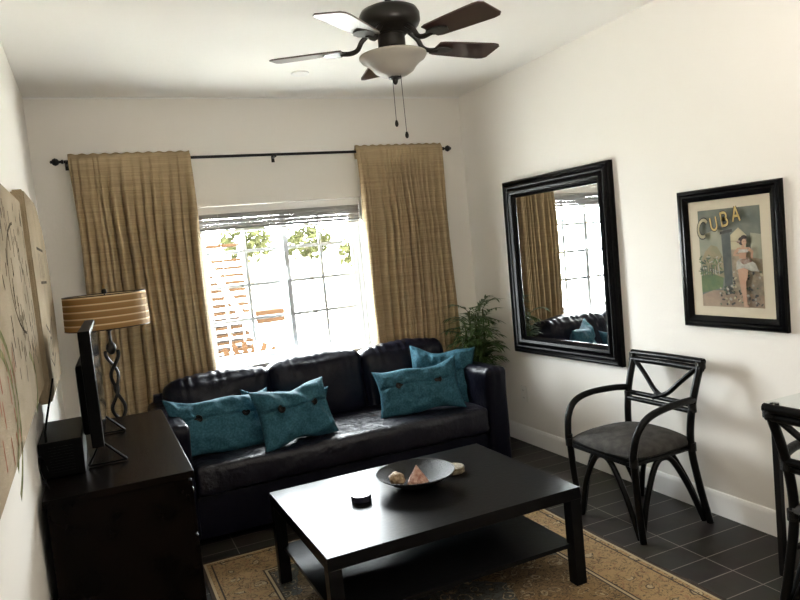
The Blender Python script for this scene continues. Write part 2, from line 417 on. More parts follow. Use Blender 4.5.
def baseboard(name, pts):
    (x0, y0), (x1, y1), (nx, ny) = pts
    prof = [(0, 0), (.014, 0), (.014, .095), (.011, .108), (.006, .118), (0, .122)]
    bm = B(); A = [bm.verts.new((x0+nx*p, y0+ny*p, z)) for p, z in prof]; D = [bm.verts.new((x1+nx*p, y1+ny*p, z)) for p, z in prof]
    for i in range(len(prof)):
        j = (i+1) % len(prof); bm.faces.new((A[i], A[j], D[j], D[i]))
    bm.faces.new(A); bm.faces.new(D[::-1])
    struct(fin(name, bm, 'white', smooth=20), 'white moulded baseboard')
baseboard('baseboard_right', ((XR, YF), (XR, YB), (-1, 0)))
baseboard('baseboard_left', ((XL, YF), (XL, YB), (1, 0)))
baseboard('baseboard_back', ((XL+.014, YB), (XR-.014, YB), (0, -1)))
bm = B(); tube(bm, [(XL, YB-.006, H-.006), (XR, YB-.006, H-.006)], .007, 8)
struct(fin('trim_1', bm, 'white'), 'thin cove bead where the back wall meets the ceiling')

# window 1
w1 = thing('window_1', 'x', None); del w1['label']; struct(w1, 'white two-sash sliding window with grid muntins')
FY = YB+.085
bm = B()
bx(bm, WX0, WX0+.035, FY, FY+.07, WZ0, WZ1, .004); bx(bm, WX1-.035, WX1, FY, FY+.07, WZ0, WZ1, .004)
bx(bm, WX0+.035, WX1-.035, FY, FY+.07, WZ0, WZ0+.035, .004); bx(bm, WX0+.035, WX1-.035, FY, FY+.07, WZ1-.035, WZ1, .004)
fin('window_frame', bm, 'vinyl', w1)
bm = B(); bx(bm, WX0-.0, WX1+.0, YB-.012, FY, WZ0-.0, WZ0+.012, .003); fin('window_sill', bm, 'white', w1)
XM = 1.29
def sash(x0, x1, y, nm):
    z0, z1 = WZ0+.037, WZ1-.037; t = .038
    bm = B()
    bx(bm, x0, x0+t, y, y+.026, z0, z1, .003); bx(bm, x1-t, x1, y, y+.026, z0, z1, .003)
    bx(bm, x0+t, x1-t, y, y+.026, z0, z0+t, .003); bx(bm, x0+t, x1-t, y, y+.026, z1-t, z1, .003)
    s = fin('sash', bm, 'vinyl', w1)
    bm = B(); xm = (x0+x1)/2; g = .0115
    bx(bm, xm-g, xm+g, y+.006, y+.018, z0+t, z1-t)
    for i in (1, 2, 3):
        zz = z0+t+(z1-z0-2*t)*i/4; bx(bm, x0+t, x1-t, y+.007, y+.017, zz-g, zz+g)
    fin('muntin_grid', bm, 'vinyl', s)
    bm = B(); bx(bm, x0+t-.004, x1-t+.004, y+.019, y+.023, z0+t-.004, z1-t+.004); fin('pane', bm, 'glass', s, smooth=0)
    return s
sash(WX0+.036, XM+.02, FY+.038, 'l')
s2 = sash(XM-.02, WX1-.036, FY+.006, 'r')
bm = B(); bx(bm, XM-.012, XM+.006, FY-.006, FY+.006, 1.36, 1.44, .003); fin('latch', bm, 'vinyl', s2)

# raised blind
bl = thing('window_blind', 'white slatted blind raised to the top of the window', 'blind', (1.262, YB+.035, WZ1-.002))
bm = B(); box(bm, (0, 0, -.028), (1.17, .05, .05), None, .004); fin('headrail', bm, 'white', bl)
for i in range(16):
    bm = B(); zz = -.056-i*.0068
    rr = Matrix.Rotation(math.radians(random.uniform(-5, 5)), 3, 'X') @ Matrix.Rotation(random.uniform(-.003, .003), 3, 'Y')
    box(bm, (random.uniform(-.004, .004), random.uniform(-.003, .003), zz), (1.17, .045, .0048), rr); fin('slat', bm, 'slat', bl, smooth=0)
bm = B(); box(bm, (0, 0, -.172), (1.155, .046, .014), None, .004); fin('bottom_rail', bm, 'white', bl)
bm = B(); tube(bm, [(-.44, -.03, -.05), (-.442, -.032, -.4), (-.44, -.03, -.85)], .0022, 6); lathe(bm, [(0, 0), (.006, -.006), (.008, -.03), (0, -.034)], 10, (-.44, -.03, -.85)); fin('pull_cord', bm, 'outletw', bl)

# ------------------------------------------------------------------ curtains and rod
RY, RZ = 4.68, 2.215
rod = thing('curtain_rod', 'long black metal curtain rod with ball finials above the window', 'curtain rod', (1.23, RY, RZ))
bm = B(); tube(bm, [(-1.30, 0, 0), (-.3, 0, .0), (.3, 0, 0), (1.30, 0, 0)], .0095, 12); fin('rod', bm, 'blackmetal', rod)
for s in (-1, 1):
    bm = B(); prof = [(0, 0), (.013, .002), (.013, .012), (.008, .016), (.008, .024), (.018, .032), (.024, .046), (.018, .060), (.009, .066), (.010, .072), (0, .077)]
    lathe(bm, prof, 20); bmesh.ops.rotate(bm, cent=(0, 0, 0), matrix=Matrix.Rotation(s*PI/2, 3, 'Y'), verts=bm.verts[:])
    bmesh.ops.translate(bm, vec=(s*1.30, 0, 0), verts=bm.verts[:]); fin('finial', bm, 'blackmetal', rod)
for x in (-1.285, .01, 1.285):
    bm = B(); tube(bm, [(x, .0, -.012), (x, .04, -.012), (x, .081, -.012)], .006, 8); box(bm, (x, .078, -.012), (.022, .006, .06), None, .002)
    tube(bm, [(x, .0+.014*math.cos(t), .014*math.sin(t)) for t in [i*PI/6 for i in range(-6, 1)]], .005, 8); fin('bracket', bm, 'blackmetal', rod)

def curtain(x0, x1, seed, label):
    rnd = random.Random(seed); Wd = x1-x0; nu = 260
    folds = []; p = 0
    while p < 1: w = rnd.uniform(.025, .11); folds.append((p, w, rnd.uniform(.6, 1.3))); p += w
    def ph(u):
        for (q, w, am) in folds:
            if q <= u < q+w: return (u-q)/w, am
        return 0, 1
    prof = [(.016, 2.165), (.019, 2.19), (.020, 2.215), (.014, 2.234), (.004, 2.24), (.0, 2.258), (-.004, 2.24), (-.014, 2.234), (-.020, 2.215), (-.019, 2.19), (-.017, 2.165)]
    nz = 60
    for i in range(1, nz+1): prof.append((None, 2.165-(2.165-.03)*i/nz))
    bm = B(); rows = []
    for k, (yo, z) in enumerate(prof):
        row = []
        fall = min(1, max(0, (2.17-z)/.5))
        for i in range(nu+1):
            u = i/nu; t, am = ph(min(u, .9999))
            wv = (math.sin(2*PI*t)+.35*math.sin(4*PI*t+seed))*am
            slow = math.sin(u*9+seed+z*.7)*.5+math.sin(u*17+z*1.1+seed*2)*.5
            A = .010+.026*fall
            x = x0+Wd*u+(.010*fall)*math.cos(2*PI*t)*am + .012*fall*math.sin(z*2.3+u*5+seed)
            if yo is None: y = -.024-.012*fall+A*wv*(.85+.3*slow)+.006*slow*fall
            else: y = yo+(.0035*wv if abs(yo) > .01 else 0)+(-.004 if yo < 0 else .004)
            row.append(bm.verts.new((x, RY+y, z+(0.004*math.sin(u*70) if abs(z-2.258) < .001 else 0))))
        rows.append(row)
    for A_, B_ in zip(rows[:-1], rows[1:]):
        for i in range(nu): bm.faces.new((A_[i], A_[i+1], B_[i+1], B_[i]))
    o = fin('curtain', bm, 'silk', smooth=180)
    sm = o.modifiers.new('thickness', 'SOLIDIFY'); sm.thickness = .0022; sm.offset = 0
    return tag(o, label, 'curtain', 'raw silk curtains on the black rod')
curtain(-.045, .675, 3, 'tan raw silk curtain hanging left of the window')
curtain(1.825, 2.52, 8, 'tan raw silk curtain hanging right of the window behind the palm')

# ------------------------------------------------------------------ ceiling fan
fan = thing('ceiling_fan', 'dark bronze five blade ceiling fan with a frosted bowl light', 'ceiling fan', (1.2, 2.56, 2.62))
bm = B(); lathe(bm, [(0, 0), (.065, 0), (.062, -.02), (.045, -.04), (.02, -.05), (.0, -.05)], 32); fin('canopy', bm, 'bronze', fan)
bm = B(); tube(bm, [(0, 0, -.04), (0, 0, -.16)], .0125, 16); fin('downrod', bm, 'bronze', fan)
bm = B(); lathe(bm, [(0, -.150), (.028, -.150), (.034, -.162), (.085, -.170), (.112, -.182), (.122, -.200), (.122, -.228), (.114, -.244), (.10, -.254), (.075, -.262), (.062, -.275), (.0, -.275)], 48); fin('motor_housing', bm, 'bronze', fan)
bm = B(); lathe(bm, [(0, -.27), (.052, -.27), (.055, -.285), (.055, -.325), (.048, -.335), (.046, -.35), (.07, -.356), (.07, -.362), (0, -.362)], 36); fin('switch_housing', bm, 'bronze', fan)
bm = B(); lathe(bm, [(.131, -.352), (.135, -.354), (.136, -.360), (.128, -.372), (.108, -.385), (.092, -.400), (.078, -.418), (.055, -.432), (.025, -.440), (0, -.441), (0, -.437), (.024, -.436), (.053, -.428), (.074, -.414), (.088, -.397), (.105, -.381), (.124, -.369), (.131, -.359)], 48, close=False); fin('glass_bowl', bm, 'bowlglass', fan)
bm = B(); lathe(bm, [(0, -.436), (.027, -.438), (.026, -.445), (.012, -.450), (.010, -.460), (.005, -.468), (0, -.470)], 20); fin('bowl_finial', bm, 'bronze', fan)
for (dx_, dy_, zl) in ((-.02, -.02, -.612), (.012, -.03, -.66)):
    bm = B(); n_ = 46
    z0_ = -.44; tube(bm, [(dx_, dy_, -.43), (dx_*1.1, dy_*1.1, zl)], .0012, 6)
    for i in range(n_):
        pass
    lathe(bm, [(0, .0), (.004, -.003), (.007, -.012), (.0075, -.02), (.004, -.027), (0, -.029)], 12, (dx_*1.1, dy_*1.1, zl)); fin('pull_chain', bm, 'bronze', fan)
def blade_mesh():
    bm = B(); out = []
    L0, L1 = .20, .495
    ws = [(L0, .048), (L0+.02, .056), (L0+.12, .062), (L1-.04, .069), (L1-.015, .066), (L1, .05)]
    pts = [(x, w) for x, w in ws]+[(x, -w) for x, w in reversed(ws)]
    poly_prism(bm, pts, -.003, .003)
    bmesh.ops.bevel(bm, geom=[e for e in bm.edges if abs(e.verts[0].co.z-e.verts[1].co.z) < 1e-6], offset=.0015, segments=1, affect='EDGES')
    fl_ = bm.faces.layers.int.new('flat')
    for f in bm.faces: f[fl_] = 1
    return bm
for k in range(5):
    ang = math.radians(4.2+72*k)
    R_ = Matrix.Rotation(ang, 4, 'Z') @ Matrix.Translation((0, 0, -.315)) @ Matrix.Rotation(math.radians(-9), 4, 'X')
    bm = blade_mesh(); bmesh.ops.transform(bm, matrix=R_, verts=bm.verts[:]); bl_ = fin('blade', bm, 'blade', fan, smooth=30)
    bm = B(); R2 = Matrix.Rotation(ang, 4, 'Z')
    tube(bm, bez([(.085, 0, -.258), (.12, 0, -.285), (.14, 0, -.315), (.17, 0, -.325), (.21, 0, -.322)], 6), .010, 8)
    poly_prism(bm, [(.19, .012), (.215, .036), (.245, .040), (.27, .028), (.285, 0), (.27, -.028), (.245, -.040), (.215, -.036), (.19, -.012)], -.325, -.319)
    bmesh.ops.transform(bm, matrix=R2, verts=bm.verts[:]); fin('blade_iron', bm, 'bronze', fan)

# recessed smoke ring on ceiling
bm = B(); lathe(bm, [(0, 0), (.055, 0), (.055, -.008), (.045, -.012), (.03, -.012), (0, -.010)], 32)
tag(fin('smoke_detector', bm, 'white', loc=(1.307, 4.144, 2.62)), 'small flat white disc on the ceiling left of the fan', 'smoke detector')

# ------------------------------------------------------------------ sofa
sofa = thing('sofa', 'long navy black leather sofa under the window', 'sofa', (1.27, 4.2, 0))
SX0, SX1 = -1.05, 1.05       # local; world .22 .. 2.32
bm = B(); rbox(bm, (0, -.03, .17), (2.08, .85, .24), .02, (8, 4, 4)); fin('base', bm, 'leather', sofa)
for x in (-.98, .98):
    for y in (-.40, .33):
        bm = B(); box(bm, (x, y, .027), (.06, .06, .054), None, .006); fin('foot', bm, 'blackgloss', sofa)
def wr(p, n_, u):
    k = noise.noise(Vector((p.x*3.2, p.y*9+p.x*1.5, p.z*5)))*.010+noise.noise(Vector((p.x*14, p.y*5, p.z*9+4)))*.005
    # cross creases on the seat top
    c = .0
    if n_.z > .5: c = -.006*max(0, math.sin(p.x*46+math.sin(p.y*9)*1.5))**6*max(0, noise.noise(Vector((p.x*2, p.y*3, 7)))+.35)
    return n_*(k+c)
bm = B(); rbox(bm, (0, -.14, .37), (1.80, .70, .165), .028, (110, 34, 8), wr, bulge=.010); fin('seat_cushion', bm, 'seat_leather', sofa)
def wr2(p, n_, u):
    k = noise.noise(Vector((p.x*5, p.y*5, p.z*5+2)))*.014
    pk = 0
    if u.z > .2: pk = .006*math.sin(p.x*95+math.sin(p.x*31)*1.2)*max(0, (u.z-.2))*(.6+.6*noise.noise(Vector((p.x*9, 3, 1))))
    return n_*(k+pk)
def back(x0, x1, zt):
    bm = B(); w = x1-x0
    rbox(bm, (0, 0, 0), (w+.012, .24, zt-.40), .06, (64, 12, 20), wr2, bulge=.03)
    bmesh.ops.rotate(bm, cent=(0, 0, -.15), matrix=Matrix.Rotation(math.radians(-9), 3, 'X'), verts=bm.verts[:])
    bmesh.ops.translate(bm, vec=((x0+x1)/2-1.27, .215, (zt+.40)/2), verts=bm.verts[:])
    return fin('back_cushion', bm, 'leather', sofa)
back(.33, .97, .815); back(.97, 1.60, .835); back(1.60, 2.22, .825)
bm = B(); rbox(bm, (0, .335, .42), (2.04, .10, .66), .03, (30, 4, 10), wr2); fin('back_frame', bm, 'leather', sofa)
def wr3(p, n_, u):
    k = noise.noise(Vector((p.x*6, p.y*6, p.z*6+9)))*.006
    pk = .004*math.sin(p.x*120+math.sin(p.z*20))*max(0, u.z)*(1 if u.y < -.6 else .3)
    return n_*(k+pk)
for s in (-1, 1):
    bm = B(); rbox(bm, (s*.975, -.06, .375), (.15, .87, .63), .035, (10, 40, 26), wr3); fin('arm', bm, 'leather', sofa)

# pillows
def pillow(label, c, w, h, t, lean, rz, roll, seed, buttons=True, flip=1):
    bm = B(); n = 56; grid = {}
    def pos(u, v, s):
        ex = 1-.10*(1-v*v)*abs(u)**3; ez = 1-.12*(1-u*u)*abs(v)**3
        th = t/2*max(0, (1-abs(u)**2.6)*(1-abs(v)**2.6))**.55
        wv = noise.noise(Vector((u*2.2+seed, v*2.2, s)))*.022+noise.noise(Vector((u*6+seed, v*3.5, s+5)))*.014
        fade = min(1, 6*(1-max(abs(u), abs(v))))
        y = -s*(th+wv*fade)
        if s > 0:
            y += (.012*math.exp(-((v-.18)/.03)**2)-.008/(1+math.exp(-(v-.2)/.02)))*fade
            for bxu in (-.45, .45): y += .012*math.exp(-(((u-bxu)/.12)**2+((v-.18)/.16)**2))
            y += -.009*fade*1.6*math.sin((u*10+v*5)+seed)*math.exp(-((v-.45)/.5)**2)*math.exp(-(u/.5)**2)
        sag = -.05*h*(1-u*u)*(v > 0)*v
        return Vector((w/2*u*ex, y, h/2*v*ez+sag+.01*math.sin(u*5+seed)*v))
    R_ = Matrix.Translation(c) @ Matrix.Rotation(rz, 4, 'Z') @ Matrix.Rotation(lean, 4, 'X') @ Matrix.Rotation(roll, 4, 'Y')
    for s in (1, -1):
        for i in range(n+1):
            for j in range(n+1):
                u, v = -1+2*i/n, -1+2*j/n
                edge = i in (0, n) or j in (0, n)
                if edge and s == -1: grid[(s, i, j)] = grid[(1, i, j)]; continue
                grid[(s, i, j)] = bm.verts.new(pos(u, v, s))
        for i in range(n):
            for j in range(n):
                bm.faces.new([grid[(s, i, j)], grid[(s, i+1, j)], grid[(s, i+1, j+1)], grid[(s, i, j+1)]])
    o = fin('throw_pillow', bm, 'teal', smooth=180); o.matrix_world = R_
    if buttons:
        for u in (-.45, .45):
            bm = B(); lathe(bm, [(0, .006), (.008, .004), (.011, .007), (.022, .006), (.024, .002), (.022, -.002), (0, -.003)], 20)
            p = pos(u, .18, 1)
            b_ = fin('button', bm, 'button', o, loc=p+Vector((0, -.012, 0)), rot=(PI/2, 0, 0))
    return tag(o, label, 'pillow', 'teal throw pillows on the sofa')
D = math.radians
pillow('wide teal pillow with two dark buttons, farthest left on the sofa', (.578, 4.00, .60), .61, .37, .15, D(-30), D(6), D(3), 1)
pillow('teal pillow mostly hidden between two others at the sofa\'s left end', (.985, 4.13, .57), .55, .30, .12, D(-24), D(-4), D(8), 2, False)
pillow('teal pillow with two buttons on the sofa, left of the middle', (.972, 3.86, .615), .48, .35, .15, D(-22), D(12), D(-1), 5)
pillow('crumpled teal pillow with two shiny buttons leaning before a square pillow', (1.81, 3.95, .60), .56, .33, .14, D(-24), D(-16), D(-3), 9)
pillow('square teal pillow without buttons in the sofa\'s right corner', (2.065, 4.11, .62), .45, .40, .13, D(-14), D(-34), D(3), 12, False)

# ------------------------------------------------------------------ coffee table
tb = thing('coffee_table', 'black rectangular coffee table with a lower shelf on the rug', 'coffee table', (1.193, 2.73, .012), D_(.5))
tx, ty = .56, .42
bm = B(); box(bm, (0, 0, .395), (2*tx, 2*ty, .05), None, .002); fin('tabletop', bm, 'table_black', tb, smooth=30)
for sx in (-1, 1):
    for sy in (-1, 1):
        bm = B(); box(bm, (sx*(tx-.026), sy*(ty-.026), .185), (.052, .052, .370), None, .002); fin('leg', bm, 'table_black', tb, smooth=30)
bm = B(); box(bm, (0, 0, .165), (2*tx-.06, 2*ty-.06, .018), None, .001); fin('shelf', bm, 'table_black', tb, smooth=30)
TZ = .012+.42
# bowl
bw = thing('decor_bowl', 'wide dark woven metal bowl holding shells on the coffee table', 'bowl', (1.215, 2.775, TZ))
bm = B(); prof = []
for i in range(15):
    t = i/14; prof.append((.05+.125*t, .006+.062*t**1.35))
outer = [(r+.002, z-.004) for r, z in prof]
lathe(bm, [(0, .008)]+prof+outer[::-1]+[(0, .002)], 56); fin('basin', bm, 'bowl', bw)
bm = B(); tube(bm, [(.176*math.cos(t), .176*math.sin(t), .067) for t in [2*PI*i/64 for i in range(64)]], .0025, 6, closed=True); fin('rim', bm, 'bowl', bw)
bm = B(); tube(bm, [(.05*math.cos(t), .05*math.sin(t), .003) for t in [2*PI*i/40 for i in range(40)]], .003, 6, closed=True); fin('foot_ring', bm, 'bowl', bw)
# shells
bm = B(); prof = [(0, .085)]
for i in range(1, 15): prof.append((.046*i/14*(1+.08*(i % 2)), .085-.085*i/14))
prof.append((0, -.002)); lathe(bm, prof, 28)
for v in bm.verts:
    a_ = math.atan2(v.co.y, v.co.x); r = 1+.06*math.sin(9*a_); v.co.x *= r; v.co.y *= r
tag(fin('cone_shell', bm, 'shell', loc=(1.215, 2.755, TZ+.022), rot=(D(6), D(-4), 0)), 'pink ridged cone shaped shell in the dark bowl', 'shell')
bm = B(); prof = [(0, -.03)]+[(.036*math.sin(PI*i/12)*(1+.06*(i % 2)), -.030*math.cos(PI*i/12)) for i in range(1, 12)]+[(0, .032)]
lathe(bm, prof, 24)
for v in bm.verts: v.co += v.co.normalized()*noise.noise(v.co*60)*.006
tag(fin('round_shell', bm, 'shell2', loc=(1.135, 2.80, TZ+.042), rot=(D(20), D(30), 0)), 'rounded brown and cream speckled shell in the dark bowl', 'shell')
# coasters
bm = B(); lathe(bm, [(0, 0), (.048, 0), (.052, .003), (.052, .012), (.048, .014), (.052, .016), (.052, .026), (.049, .029), (.03, .030), (0, .029)], 40)
tag(fin('coaster_stack', bm, 'coaster', loc=(1.435, 2.83, TZ)), 'pale carved round coasters stacked right of the bowl', 'coaster')
bm = B(); lathe(bm, [(0, 0), (.041, 0), (.044, .003), (.044, .027), (.042, .029), (0, .029)], 40)
tag(fin('round_box', bm, 'coaster_dark', loc=(.945, 2.765, TZ)), 'small dark round box at the glaring left end of the coffee table', 'box')

# ------------------------------------------------------------------ rug
RX, RYc = 2.11-RW, 3.56-RL
bm = B(); n1, n2 = 40, 60
top = [[bm.verts.new((-RW+2*RW*i/n1+(.004*math.sin(j*.5) if i in (0, n1) else 0), -RL+2*RL*j/n2, .010+.001*math.sin(i*1.3)*math.sin(j*.9))) for j in range(n2+1)] for i in range(n1+1)]
for i in range(n1):
    for j in range(n2): bm.faces.new((top[i][j], top[i+1][j], top[i+1][j+1], top[i][j+1]))
r = bmesh.ops.extrude_face_region(bm, geom=bm.faces[:])
for v in [g for g in r['geom'] if isinstance(g, bmesh.types.BMVert)]: v.co.z = .001
rug = fin('persian_rug', bm, 'rug', loc=(RX, RYc, 0), smooth=60)
tag(rug, 'gold, blue and red persian rug under the coffee table', 'rug')

# ------------------------------------------------------------------ rattan armchair
def make_chair(label, loc, rz):
    t = thing('rattan_armchair', label, 'armchair', loc, rz, 'black rattan armchairs')
    # seat cushion
    bm = B(); n = 26; hx, hy = .215, .238
    def sq(u, v):   # square -> rounded square
        return u*math.sqrt(1-.14*v*v), v*math.sqrt(1-.14*u*u)
    g = {}
    for i in range(n+1):
        for j in range(n+1):
            u, v = -1+2*i/n, -1+2*j/n; U, V = sq(u, v)
            wd = hy*(1-.06*(1-U)/2)
            z = .425+.055*((1-abs(u)**2.4)*(1-abs(v)**2.4))**.5
            g[(i, j)] = bm.verts.new((.03+hx*U, wd*V, z))
    for i in range(n):
        for j in range(n): bm.faces.new((g[i, j], g[i+1, j], g[i+1, j+1], g[i, j+1]))
    r = bmesh.ops.extrude_edge_only(bm, edges=[e for e in bm.edges if len(e.link_faces) == 1])
    for v in [q for q in r['geom'] if isinstance(q, bmesh.types.BMVert)]: v.co.z = .41
    fin('seat', bm, 'seatcloth', t, smooth=50)
    fr_, bk_ = .235, -.155; y0 = .235
    bm = B()
    for z in (.405, .385):
        tube(bm, [(fr_-.01, -y0+.012, z), (fr_, -y0+.04, z), (fr_, y0-.04, z), (fr_-.01, y0-.012, z), (bk_+.02, y0-.03, z), (bk_+.0, y0-.05, z), (bk_, -y0+.05, z), (bk_+.02, -y0+.03, z)], .011, 8, closed=True)
    fin('seat_frame', bm, 'rattan', t)
    for s in (-1, 1):
        bm = B(); tube(bm, bez([(.200, s*.225, 0), (.222, s*.232, .20), (.232, s*.236, .40), (.233, s*.236, .44)], 6), .0175, 10); fin('front_leg', bm, 'rattan', t)
        bm = B(); tube(bm, bez([(-.222, s*.235, 0), (-.180, s*.222, .20), (-.150, s*.214, .41), (-.170, s*.220, .60), (-.235, s*.228, .80)], 8), .018, 10); fin('rear_post', bm, 'rattan', t)
        bm = B(); tube(bm, bez([(-.175, s*.222, .625), (-.08, s*.245, .632), (.06, s*.262, .628), (.16, s*.262, .600), (.215, s*.252, .535), (.236, s*.240, .44), (.236, s*.236, .39)], 8), .0175, 10); fin('arm', bm, 'rattan', t)
        # side arch
        bm = B(); tube(bm, bez([(.195, s*.215, .015), (.150, s*.215, .20), (.085, s*.212, .345), (.03, s*.212, .378), (-.03, s*.212, .345), (-.12, s*.212, .20), (-.200, s*.218, .015)], 8), .0145, 10); fin('leg_arch', bm, 'rattan', t)
    bm = B(); tube(bm, bez([(.205, -.210, .015), (.215, -.150, .20), (.217, -.065, .345), (.217, 0, .378), (.217, .065, .345), (.215, .150, .20), (.205, .210, .015)], 8), .0145, 10); fin('leg_arch', bm, 'rattan', t)
    bm = B(); tube(bm, bez([(-.205, -.215, .015), (-.175, -.150, .20), (-.150, -.065, .345), (-.145, 0, .378), (-.150, .065, .345), (-.175, .150, .20), (-.205, .215, .015)], 8), .0145, 10); fin('leg_arch', bm, 'rattan', t)
    bm = B()
    for (x, z) in ((-.238, .805), (-.226, .772)): tube(bm, [(x, -.242, z), (x-.004, 0, z+.002), (x, .242, z)], .0175, 10)
    fin('top_rail', bm, 'rattan', t)
    bm = B()
    for (x, z) in ((-.172, .600), (-.163, .570)): tube(bm, [(x, -.222, z), (x-.004, 0, z), (x, .222, z)], .014, 10)
    fin('middle_rail', bm, 'rattan', t)
    for s in (-1, 1):
        bm = B(); o_ = .008*s
        tube(bm, bez([(-.222, s*.205, .768), (-.205+o_, s*.13, .700), (-.188+o_, s*.05, .630), (-.172+o_, -s*.035, .598)], 8), .013, 10); fin('cross_brace', bm, 'rattan', t)
    for s in (-1, 1):
        for (x, y, z, ax, h_, rr_) in ((-.232, s*.228, .79, 'z', .036, .0235), (-.168, s*.220, .585, 'z', .04, .0205), (.234, s*.236, .40, 'z', .04, .0205), (-.155, s*.215, .395, 'z', .04, .021)):
            bm = B(); tube(bm, [(x, y, z-h_/2), (x, y, z+h_/2)], rr_, 12); fin('joint_binding', bm, 'binding', t)
    bm = B(); tube(bm, [(-.180, -.03, .612), (-.180, .03, .612)], .016, 10); fin('joint_binding', bm, 'binding', t)
    return t
make_chair('black rattan armchair with grey seat standing under the mirror wall, whole in view', (2.42, 2.70, 0), PI)
make_chair('black rattan armchair cut off by the right edge, at the glass table', (2.375, 1.475, 0), 0)

# glass dining table against right wall
gt = thing('glass_table', 'glass topped table on thin black legs at the right edge', 'table', (2.585, 1.27, 0))
bm = B(); box(bm, (0, 0, .734), (.325, 1.34, .008), None, .002); fin('glass_top', bm, 'tableglass', gt)
for sx in (-.13, .135):
    for sy in (-.655, .655):
        bm = B(); box(bm, (sx, sy, .365), (.026, .026, .73), None, .003); fin('leg', bm, 'blackmetal', gt)
bm = B()
for sy in (-.655, .655): box(bm, (0, sy, .10), (.24, .018, .018), None, .002)
for sx in (-.13, .135): pass
box(bm, (.135, 0, .10), (.018, 1.285, .018), None, .002)
fin('stretcher', bm, 'blackmetal', gt)

# ------------------------------------------------------------------ mirror
my0, my1, mz0, mz1 = 3.10, 4.14, .69, 1.88
mr = thing('wall_mirror', 'large mirror in a wide ribbed black frame on the right wall', 'mirror', (XR-.022, (my0+my1)/2, (mz0+mz1)/2), D_(2.2)); mr.rotation_euler.y = D_(.5)
hw, hh = (my1-my0)/2, (mz1-mz0)/2
prof = [(0, 0), (0, .030), (.006, .040), (.016, .044), (.024, .040), (.028, .034), (.036, .040), (.044, .044), (.052, .041), (.056, .034), (.062, .040), (.078, .046), (.094, .040), (.098, .030), (.104, .030), (.110, .024), (.118, .018), (.118, 0)]
def frame_mesh(prof, hw, hh):
    bm = B(); rings = []
    for (d_, x_) in prof:
        rings.append([bm.verts.new((-x_, sy*(hw-d_), sz*(hh-d_))) for sy, sz in ((-1, -1), (1, -1), (1, 1), (-1, 1))])
    n = len(rings)
    for i in range(n):
        A, B_ = rings[i], rings[(i+1) % n]
        for k in range(4): bm.faces.new((A[k], A[(k+1) % 4], B_[(k+1) % 4], B_[k]))
    return bm
fin('mirror_frame', frame_mesh(prof, hw, hh), 'blackgloss', mr, smooth=30)
bm = B(); bx(bm, -.016, -.010, -(hw-.112), hw-.112, -(hh-.112), hh-.112); fin('mirror_glass', bm, 'mirror', mr, smooth=0)

# ------------------------------------------------------------------ framed poster
PC = (XR, 2.343, 1.302); phw, phh = .286, .338
pf = thing('framed_poster', 'vintage CUBA travel poster in a black frame on the right wall', 'picture', PC)
prof2 = [(0, 0), (0, .020), (.005, .027), (.018, .030), (.026, .024), (.034, .026), (.050, .018), (.058, .014), (.058, 0)]
fin('picture_frame', frame_mesh(prof2, phw, phh), 'blackgloss', pf, smooth=30)
bm = B(); bx(bm, -.010, -.002, -(phw-.05), phw-.05, -(phh-.05), phh-.05); fin('mat_board', bm, 'matboard', pf, smooth=0)
PW, PH = .345, .468
pm = {}
def pcol(k, c, v=None):
    M['p_'+k] = mat('print_'+k, c, .7, var=v)
    pm[k] = len(pm); return pm[k]
cols = [('sky', (.13, .155, .125), (14, (.21, .22, .17))), ('pale', (.42, .41, .29), (10, (.33, .34, .25))), ('hill', (.40, .31, .17), (18, (.30, .27, .14))), ('col', (.06, .075, .065), (30, (.10, .11, .09))),
        ('cream', (.62, .54, .34), (12, (.52, .46, .28))), ('tan', (.42, .33, .21), (30, (.26, .21, .14))), ('lawn', (.09, .16, .05), (25, (.17, .23, .08))), ('leaf', (.05, .085, .05), (40, (.14, .18, .09))),
        ('flesh', (.55, .30, .18), (20, (.62, .38, .24))), ('hair', (.05, .03, .02), None), ('skirt', (.25, .12, .08), (60, (.5, .42, .32))), ('white', (.58, .55, .45), (40, (.42, .40, .33))),
        ('gold', (.70, .50, .16), None), ('dark', (.05, .045, .035), None), ('path', (.42, .30, .2), (20, (.33, .23, .15)))]
for k, c, v in cols: pcol(k, tuple(.66*q for q in c), (v[0], tuple(.62*q for q in v[1])) if v else None)
bm = B(); lay = [0]
def P(u, v, d_): return Vector((-.0104-d_, -(u-.5)*PW, (v-.5)*PH))
def shp(pts, k):
    lay[0] += 1; d_ = .00005*lay[0]
    f = bm.faces.new([bm.verts.new(P(u, v, d_)) for u, v in pts]); f.material_index = pm[k]
def ell(cu, cv, ru, rv, k, n=18, ang=0):
    pts = []
    for i in range(n):
        x, y = ru*math.cos(2*PI*i/n), rv*math.sin(2*PI*i/n)
        pts.append((cu+x*math.cos(ang)-y*math.sin(ang)*1.35*1, cv+(x*math.sin(ang)/1.35+y*math.cos(ang))))
    shp(pts, k)
shp([(0, 0), (1, 0), (1, 1), (0, 1)], 'sky')
shp([(0, .30), (.42, .30), (.42, .78), (.3, .8), (.1, .76), (0, .74)], 'pale')
shp([(.03, .3), (.40, .3), (.40, .50), (.3, .62), (.2, .64), (.10, .58), (.03, .5)], 'hill')
shp([(.53, .1), (1, .1), (1, .52), (.53, .60)], 'tan')
shp([(.84, .5), (1, .48), (1, .72), (.84, .74)], 'pale')
shp([(0, 0), (1, 0), (1, .12), (.5, .17), (.2, .17), (0, .12)], 'path')
shp([(0, .14), (.2, .17), (.36, .20), (.38, .30), (.2, .34), (0, .32)], 'lawn')
shp([(.40, .12), (.52, .14), (.52, .76), (.38, .74)], 'col')
shp([(.36, .74), (.56, .76), (.56, .79), (.36, .77)], 'dark')
shp([(.53, .585), (.76, .57), (.78, .72), (.66, .80), (.53, .73)], 'cream')
shp([(.53, .665), (.77, .655), (.77, .66), (.53, .671)], 'tan')
